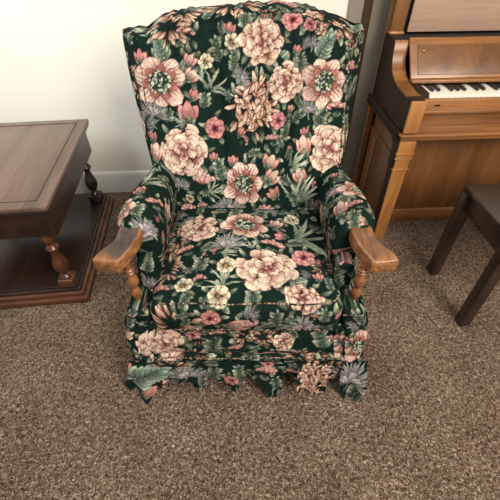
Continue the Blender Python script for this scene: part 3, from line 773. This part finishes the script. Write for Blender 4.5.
# loose threads hanging from the torn hem
THR = mat_plain('frayed_thread', (150, 144, 118), .9, .1)
for x_, z0_, ln_, s_ in ((-.160, .06, .050, 1), (-.168, .07, .040, 2), (-.055, .06, .045, 3), (-.046, .07, .05, 4), (.078, .05, .04, 5), (.07, .05, .035, 6), (-.13, .10, .03, 7)):
    MB().tube([(LX(x_) + .006 * math.sin(k * 1.1 + s_) * k / 8, .624 - .0025 * k, max(.003, z0_ - ln_ * k / 8)) for k in range(9)], .0011, 5).build('loose_thread', THR, chair)
# side and rear skirts in running yardage
def plain_skirt(p0, p1, out, seed):
    p0 = np.array(p0); p1 = np.array(p1); out = np.array(out); Ln = np.linalg.norm(p1 - p0); n = int(Ln / .004); r = np.random.RandomState(seed)
    t = np.linspace(0, 1, n); rows = []; cols = []
    hem = .172 + r.uniform(-.005, .005, n)
    for k in range(46):
        f = k / 45; B = p0 + (p1 - p0) * t[:, None]
        o = .004 + .018 * f + (np.sin(t * Ln * 70 + seed) * .007 + np.sin(t * Ln * 31) * .006) * f
        xy = B + out * o[:, None]
        rows.append(np.stack([xy[:, 0], xy[:, 1], .198 - hem * f * 1.0], -1)); cols.append(ca.sample(t * Ln + .1 * seed, .3 + .2 * seed * .3 - hem * f))
    grid('side_skirt', np.array(rows), np.array(cols), chair)
plain_skirt((-.374, .70), (-.374, 1.13), (-1, 0), 1)
plain_skirt((.374, .70), (.374, 1.13), (1, 0), 2)
plain_skirt((-.374, 1.132), (.374, 1.132), (0, 1), 3)
# plain dark lining shows in the gaps; four short hidden feet carry the frame
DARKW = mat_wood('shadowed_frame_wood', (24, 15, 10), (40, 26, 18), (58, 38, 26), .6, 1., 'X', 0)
for x_, y_ in ((-.32, .78), (.32, .78), (-.32, 1.09), (.32, 1.09)):
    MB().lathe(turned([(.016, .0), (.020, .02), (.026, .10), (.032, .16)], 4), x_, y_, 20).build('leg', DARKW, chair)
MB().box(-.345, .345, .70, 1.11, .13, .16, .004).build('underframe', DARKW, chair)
# ------------------------------------------------------------------ room
def plane(name, pts, mat):
    me = bpy.data.meshes.new(name); me.from_pydata(pts, [], [list(range(len(pts)))]); me.update(); return link(name, me, mat)
CARP = mat_carpet()
floor = plane('floor', [(-3.2, -1.6, 0), (3.6, -1.6, 0), (3.6, 2.5, 0), (-3.2, 2.5, 0)], CARP)
struct(floor, 'brown and tan flecked frieze carpet', 'floor')
WPSI = math.radians(3.5)
def wp(x, off=0.):                                   # a point on the foot of the rear wall
    return (x * math.cos(WPSI) - off * math.sin(WPSI) * -1, 1.972 + x * math.sin(WPSI) - off * math.cos(WPSI))
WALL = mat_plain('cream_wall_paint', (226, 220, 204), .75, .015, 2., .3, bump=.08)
w = MB().box(-3.4, 3.6, 0, .12, 0, 2.6, 0).build('wall_back', WALL)
w.location = (0, 1.972, 0); w.rotation_euler.z = WPSI
struct(w, 'cream painted wall behind the armchair', 'wall')
TRIM = mat_plain('white_trim_paint', (214, 212, 200), .45, .01, 3.)
def baseboard(name, xa, xb):
    m = MB().prism([(0, 0), (-.014, 0), (-.014, .115), (-.010, .128), (-.004, .136), (0, .138)], 'x', xa, xb)
    o = m.build(name, TRIM); o.location = (0, 1.972, 0); o.rotation_euler.z = WPSI
    struct(o, 'white painted baseboard along the foot of the cream wall', 'baseboard'); return o
baseboard('baseboard_back', -3.4, .44)
# narrow taupe and brown upright strips between chair and piano
TAUPE = mat_plain('taupe_strip', (134, 122, 110), .5, .03, 4.)
WALLSH = mat_plain('shaded_wall', (118, 108, 92), .6, .04, 4.)  # wall beside the piano, its shade put into the colour
BRW = mat_wood('brown_strip', (46, 28, 16), (66, 42, 24), (88, 58, 34), .4, 1., 'Z', .2)
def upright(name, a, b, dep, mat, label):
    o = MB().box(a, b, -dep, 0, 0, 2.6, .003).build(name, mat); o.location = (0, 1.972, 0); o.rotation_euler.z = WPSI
    struct(o, label, 'wall strip'); return o
upright('taupe_upright', .447, .512, .020, TAUPE, 'taupe upright strip between the armchair and the piano')
upright('brown_upright', .512, .556, .012, BRW, 'dark brown narrow upright strip beside the taupe strip')
upright('shaded_wall_strip', .556, 1.0, .006, WALLSH, 'strip of shaded wall next to the piano side, shade in its colour')

# ------------------------------------------------------------------ piano
PW = mat_wood('oak_piano_finish', (100, 61, 27), (136, 86, 42), (162, 109, 60), .34, 1., 'X', .35, 10)
PWV = mat_wood('oak_piano_upright', (90, 56, 27), (122, 79, 42), (148, 101, 60), .34, 1., 'Z', .35, 10)
PWL = mat_wood('lit_oak_face', (128, 80, 36), (158, 104, 52), (182, 128, 72), .36, 1., 'Z', .35, 14)  # lit front faces: brighter copy of the oak, light put into the colour
PWD = mat_wood('shaded_oak_side', (26, 16, 9), (38, 24, 14), (50, 33, 20), .6, 1., 'Z', .0, 9)  # sides turned from the light: shade put into the oak colour
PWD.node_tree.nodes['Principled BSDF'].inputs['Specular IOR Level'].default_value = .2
PWM = mat_wood('mid_oak_panel', (82, 50, 22), (106, 67, 32), (128, 84, 44), .4, 1., 'Z', .2, 9)
PNK = mat_wood('faded_music_desk', (142, 112, 92), (160, 130, 109), (176, 146, 124), .4, 1., 'X', .3, 6)
BLK = mat_plain('black_ledge', (22, 15, 11), .6, .1)  # near-black colour for the ledge, back board and table groove
IVORY = mat_plain('ivory_key', (236, 228, 210), .25, .01)
EBONY = mat_plain('ebony_key', (18, 16, 15), .3, .02)
BRASS = mat_plain('brass_knob', (190, 120, 60), .3, .05, metal=.8)
pia = thing('upright_piano', 'oak upright piano with square tapered leg and open keyboard against the wall', 'piano', (.612, 1.93, 0), math.radians(3.5))
PL = 1.42
def pb(name, a0, a1, f0, f1, z0, z1, mat, bev=.002, parent=None):
    return MB().box(a0, a1, -f1, -f0, z0, z1, bev).build(name, mat, parent or pia)
# back frame and posts
pb('back_post', 0, .030, 0, .030, 0, 1.09, PWV, .003)
pb('back_post', PL - .03, PL, 0, .030, 0, 1.09, PWV, .003)
pb('back_panel', .03, PL - .03, .0, .016, .04, 1.08, PWD)
# lower body: side panels with a lighter stile, kneeboard, bottom rail
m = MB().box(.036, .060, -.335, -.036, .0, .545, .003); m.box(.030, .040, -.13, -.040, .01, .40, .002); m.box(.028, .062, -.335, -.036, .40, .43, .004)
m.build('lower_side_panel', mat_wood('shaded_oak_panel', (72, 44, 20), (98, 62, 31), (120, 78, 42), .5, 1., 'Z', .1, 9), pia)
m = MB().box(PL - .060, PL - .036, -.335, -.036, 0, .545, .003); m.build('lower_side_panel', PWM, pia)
pb('kneeboard', .06, PL - .06, .285, .300, .075, .53, PWM, .002)
pb('bottom_rail', .06, PL - .06, .280, .312, .0, .075, PW, .004)
# key bed with stepped moulding
m = MB().box(-.004, PL + .004, -.455, -.02, .552, .572, .004); m.box(-.012, PL + .012, -.468, -.012, .572, .584, .004); m.box(0, PL, -.452, -.02, .584, .600, .003)
m.build('key_bed', PW, pia)
# side moulding reads dark
for a0, a1 in ((-.018, .0), (PL, PL + .018)):
    m = MB().box(a0, a1, -.44, -.01, .548, .562, .003); m.box(a0 + .004, a1 - .004 if a0 > 0 else a1, -.44, -.01, .562, .578, .003); m.box(a0, a1, -.44, -.01, .578, .590, .003)
    m.build('side_moulding', PWD, pia)
# cheeks: scooped profile from the upper case down to the arm block
def cheek(a0, a1):
    c = [(-.02, .59), (-.02, .862), (-.148, .862), (-.158, .852), (-.163, .82), (-.168, .795), (-.178, .775), (-.195, .757), (-.22, .742), (-.25, .731), (-.28, .725), (-.33, .721), (-.40, .720), (-.400, .59)]
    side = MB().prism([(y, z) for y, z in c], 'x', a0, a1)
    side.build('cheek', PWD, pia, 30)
    f = [(p[0], p[1]) for p in c[2:13]]
    top = MB(); n = len(f)
    A = [top.bm.verts.new((a0 - .001, y - .0015, z + .0015)) for y, z in f]; B = [top.bm.verts.new((a1 + .001, y - .0015, z + .0015)) for y, z in f]
    A2 = [top.bm.verts.new((a0 - .001, y + .004, z - .004)) for y, z in f]; B2 = [top.bm.verts.new((a1 + .001, y + .004, z - .004)) for y, z in f]
    for i in range(n - 1):
        top.bm.faces.new((A[i], B[i], B[i + 1], A[i + 1])); top.bm.faces.new((A2[i], A2[i + 1], B2[i + 1], B2[i]))
        top.bm.faces.new((A[i], A[i + 1], A2[i + 1], A2[i])); top.bm.faces.new((B[i], B2[i], B2[i + 1], B[i + 1]))
    bmesh.ops.recalc_face_normals(top.bm, faces=top.bm.faces)
    for fc in top.bm.faces: fc.material_index = 1 if sum(v.co.y for v in fc.verts) / len(fc.verts) < -.26 else 0  # front run of the edging darker, its shade put into the colour
    e = top.build('cheek_edging', PW, pia, 50); e.data.materials.append(PWM)
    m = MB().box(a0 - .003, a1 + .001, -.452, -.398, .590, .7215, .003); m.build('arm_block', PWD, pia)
    MB().box(a0 - .004, a1 + .002, -.463, -.450, .590, .722, .003).build('arm_block_face', PWL, pia)  # light front plate on a dark core: side shade is in the colour
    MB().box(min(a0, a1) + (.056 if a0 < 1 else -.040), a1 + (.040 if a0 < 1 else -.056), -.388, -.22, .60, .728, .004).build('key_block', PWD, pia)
cheek(.0, .056); cheek(PL - .056, PL)
# upper case: ledge, posts, dark reveal, faded desk panel
pb('ledge', .002, PL - .002, .0, .146, .850, .864, BLK)
pb('upper_stile', .004, .062, .03, .062, .866, 1.08, PWV, .003)
pb('upper_stile', PL - .062, PL - .004, .03, .062, .866, 1.08, PWV, .003)
pb('stile_foot', .002, .066, .03, .068, .866, .876, PWL, .002)
pb('upper_back_board', .05, PL - .05, .018, .034, .866, 1.08, BLK)
m = MB().box(.082, PL - .082, -.058, -.046, .872, 1.075, .003); o = m.build('music_desk', PNK, pia)
m = MB().box(-.012, PL + .012, -.10, .0, 1.08, 1.102, .006); m.build('top_lid', PW, pia)
# fallboard with framed panel and knob
def tilt(mb, ang, y0, z0):
    R_ = Matrix.Rotation(ang, 3, 'X')
    for v in mb.bm.verts:
        p = R_ @ Vector((0, v.co.y, v.co.z)); v.co = Vector((v.co.x, p.y + y0, p.z + z0))
    return mb
FA = math.radians(41)
tilt(MB().box(.056, PL - .056, -.012, 0, 0, .172, .003), -FA, -.262, .738).build('fallboard', PW, pia)
fp = tilt(MB().box(.086, PL - .086, -.016, -.010, .014, .140, .003), -FA, -.262, .738).build('fallboard_panel', PWM, pia)
pb('fallboard_lip', .056, PL - .056, .258, .292, .730, .744, PW, .005)
for a in (.112, PL - .112):
    k = MB(); bmesh.ops.create_uvsphere(k.bm, u_segments=20, v_segments=12, radius=.0085)
    for v in k.bm.verts: v.co += Vector((a, -.200, .832))
    k.build('fallboard_knob', BRASS, pia)
# keys
nk = 44; ka0, ka1 = .100, PL - .100; kw = (ka1 - ka0) / nk
for i in range(nk):
    k = MB().box(ka0 + i * kw + .0006, ka0 + (i + 1) * kw - .0006, -.385, -.262, .700, .716, .0015, 1); k.build('white_key', IVORY, pia)
for i in range(nk - 1):
    if i % 7 in (0, 1, 3, 4, 5):
        a = ka0 + (i + 1) * kw
        MB().box(a - .006, a + .006, -.345, -.262, .716, .727, .002, 1).build('black_key', EBONY, pia)
pb('key_slip', .052, PL - .052, .388, .412, .600, .708, PW, .004)
pb('key_slip_cap', .052, PL - .052, .388, .432, .656, .670, PW, .004)
pb('slip_lock_plate', .118, .140, .412, .417, .684, .690, EBONY, .001)
# square tapered legs with dentil capital
for a in (.0, PL - .066):
    m = MB()
    m.box(a - .004, a + .068, -.462, -.451, .470, .552, .003); m.box(a - .008, a + .072, -.466, -.450, .492, .500, .002)
    m.box(a - .006, a + .070, -.464, -.450, .468, .475, .002); m.box(a - .006, a + .070, -.464, -.450, .414, .422, .003)
    for k in range(5): m.box(a + .003 + k * .013, a + .011 + k * .013, -.4635, -.450, .476, .484, .001, 1)
    q = [(a, -.460), (a + .064, -.460), (a + .064, -.396), (a, -.396)]; z = (.47, .0); s = (1, .86); cx, cy = a + .032, -.428
    def shaft(m, q):
        R0 = [m.bm.verts.new((cx + (x - cx) * s[0], cy + (y - cy) * s[0], z[0])) for x, y in q]; R1 = [m.bm.verts.new((cx + (x - cx) * s[1], cy + (y - cy) * s[1], z[1])) for x, y in q]
        fs = [m.bm.faces.new(R0), m.bm.faces.new(R1[::-1])]
        for k in range(4): fs.append(m.bm.faces.new((R0[k], R1[k], R1[(k + 1) % 4], R0[(k + 1) % 4])))
        bmesh.ops.recalc_face_normals(m.bm, faces=fs)
    d = MB(); shaft(d, [(a + .0006, -.452), (a + .0634, -.452), (a + .0634, -.396), (a + .0006, -.396)])
    d.box(a - .0035, a + .0675, -.451, -.392, .4145, .5515, .002)
    lg = d.build('leg', PWD, pia)  # core in the shaded oak, the front plate below in the lit copy
    shaft(m, [(a, -.460), (a + .064, -.460), (a + .064, -.450), (a, -.450)])
    m.build('leg_face', PWL, lg)
    # scrolled bracket between the leg and the body
    MB().prism([(-.30, .552), (-.392, .552), (-.392, .43), (-.380, .44), (-.372, .462), (-.352, .468), (-.345, .49), (-.325, .505), (-.30, .51)], 'x', a + .02, a + .044).build('bracket', PWD, pia)

# ------------------------------------------------------------------ piano bench, only one foot reaches the picture
bench = thing('piano_bench', 'dark wooden piano bench standing in front of the piano keyboard', 'bench', (1.15, 1.10, 0), math.radians(3.5))
BD = mat_wood('dark_bench_wood', (28, 18, 12), (44, 29, 19), (62, 42, 28), .35, 1., 'X', .3)
m = MB().box(-.29, .46, -.16, .18, .455, .480, .006); m.build('bench_top', BD, bench)
MB().box(-.27, .43, -.14, .16, .37, .455, .004).build('bench_apron', BD, bench)
for x, y in ((-.268, -.136), (-.268, .158), (.428, -.136), (.428, .158)):
    MB().box(x - .022, x + .022, y - .022, y + .022, 0, .455, .004).build('leg', BD, bench)

# ------------------------------------------------------------------ end table on the left
tab = thing('end_table', 'brown wooden end table with turned posts and a moulded plinth shelf', 'table', (-.733, 1.059, 0), math.radians(6.5))
TT = mat_wood('worn_table_top', (72, 52, 42), (94, 70, 57), (114, 88, 73), .38, 1., 'Y', .35, 8)
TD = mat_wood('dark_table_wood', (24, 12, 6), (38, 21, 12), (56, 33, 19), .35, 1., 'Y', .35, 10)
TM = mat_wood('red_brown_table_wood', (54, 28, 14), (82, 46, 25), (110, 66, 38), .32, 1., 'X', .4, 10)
TW = .66; TL = .76
# top with a grooved border
m = MB()
def topboard(m):
    x0, x1, y0, y1 = -TW, .026, -.01, .718
    m.box(x0, x1, y0, y1, .503, .522, .006)
topboard(m); m.build('tabletop', TT, tab)
m = MB()
for (a, b, c, d) in ((-.022, -.0185, .036, .672), (-TW + .044, -TW + .0475, .036, .672), (-TW + .044, -.0185, .0325, .036), (-TW + .044, -.0185, .672, .6755)):
    m.box(a, b, c, d, .5215, .5228, 0)
m.build('top_groove', BLK, tab)
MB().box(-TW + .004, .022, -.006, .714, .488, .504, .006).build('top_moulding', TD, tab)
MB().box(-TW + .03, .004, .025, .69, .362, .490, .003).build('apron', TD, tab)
# plinth: stepped base with shelf
MB().box(-TW - .01, .022, -.006, TL + .006, .0, .030, .005).build('plinth', TM, tab)
MB().box(-TW, .008, .008, TL - .008, .030, .052, .008).build('plinth_step', TM, tab)
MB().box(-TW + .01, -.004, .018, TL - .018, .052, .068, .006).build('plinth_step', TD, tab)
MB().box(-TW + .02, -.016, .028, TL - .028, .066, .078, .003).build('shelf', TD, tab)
pp = turned([(.020, .118), (.026, .124), (.020, .134), (.014, .142), (.022, .156), (.030, .180), (.030, .205), (.020, .235), (.014, .262), (.020, .275), (.026, .285), (.018, .297), (.014, .308), (.022, .322), (.026, .340), (.026, .378)], 5)
for x, y in ((-.052, .052), (-.045, .672), (-TW + .060, .052), (-TW + .060, .672)):
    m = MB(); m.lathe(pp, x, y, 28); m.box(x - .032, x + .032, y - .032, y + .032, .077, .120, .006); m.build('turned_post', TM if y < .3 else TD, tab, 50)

# ------------------------------------------------------------------ light and camera
def area(name, loc, tgt, size, power, color, sy=None):
    d = bpy.data.lights.new(name, 'AREA'); d.shape = 'RECTANGLE'; d.size = size; d.size_y = sy or size; d.energy = power; d.color = color
    o = bpy.data.objects.new(name, d); COL.objects.link(o); o.location = loc
    o.rotation_euler = (Vector(tgt) - Vector(loc)).to_track_quat('-Z', 'Y').to_euler(); return o
area('window_light_right', (1.5, -1.35, 2.5), (.1, 1.2, .4), 1.3, 135, (1.0, .945, .86), 1.5)
l = area('window_light_left', (-1.7, .6, 2.2), (-1.0, 1.95, .85), 1.0, 14, (.88, .94, 1.0)); l.data.spread = math.radians(100)
area('ceiling_bounce', (0, .2, 2.6), (0, .9, 0), 2.6, 32, (1, .97, .93))
W = bpy.data.worlds.new('room_ambience'); S.world = W; W.use_nodes = True
W.node_tree.nodes['Background'].inputs['Color'].default_value = (1, .97, .93, 1)
W.node_tree.nodes['Background'].inputs['Strength'].default_value = .33
cam = bpy.data.cameras.new('camera'); co = bpy.data.objects.new('camera', cam); COL.objects.link(co)
cam.sensor_width = 36; cam.lens = 27.0; cam.clip_start = .02
co.location = (0, 0, 1.30); co.rotation_euler = (math.radians(90 - 43), 0, 0)
S.camera = co
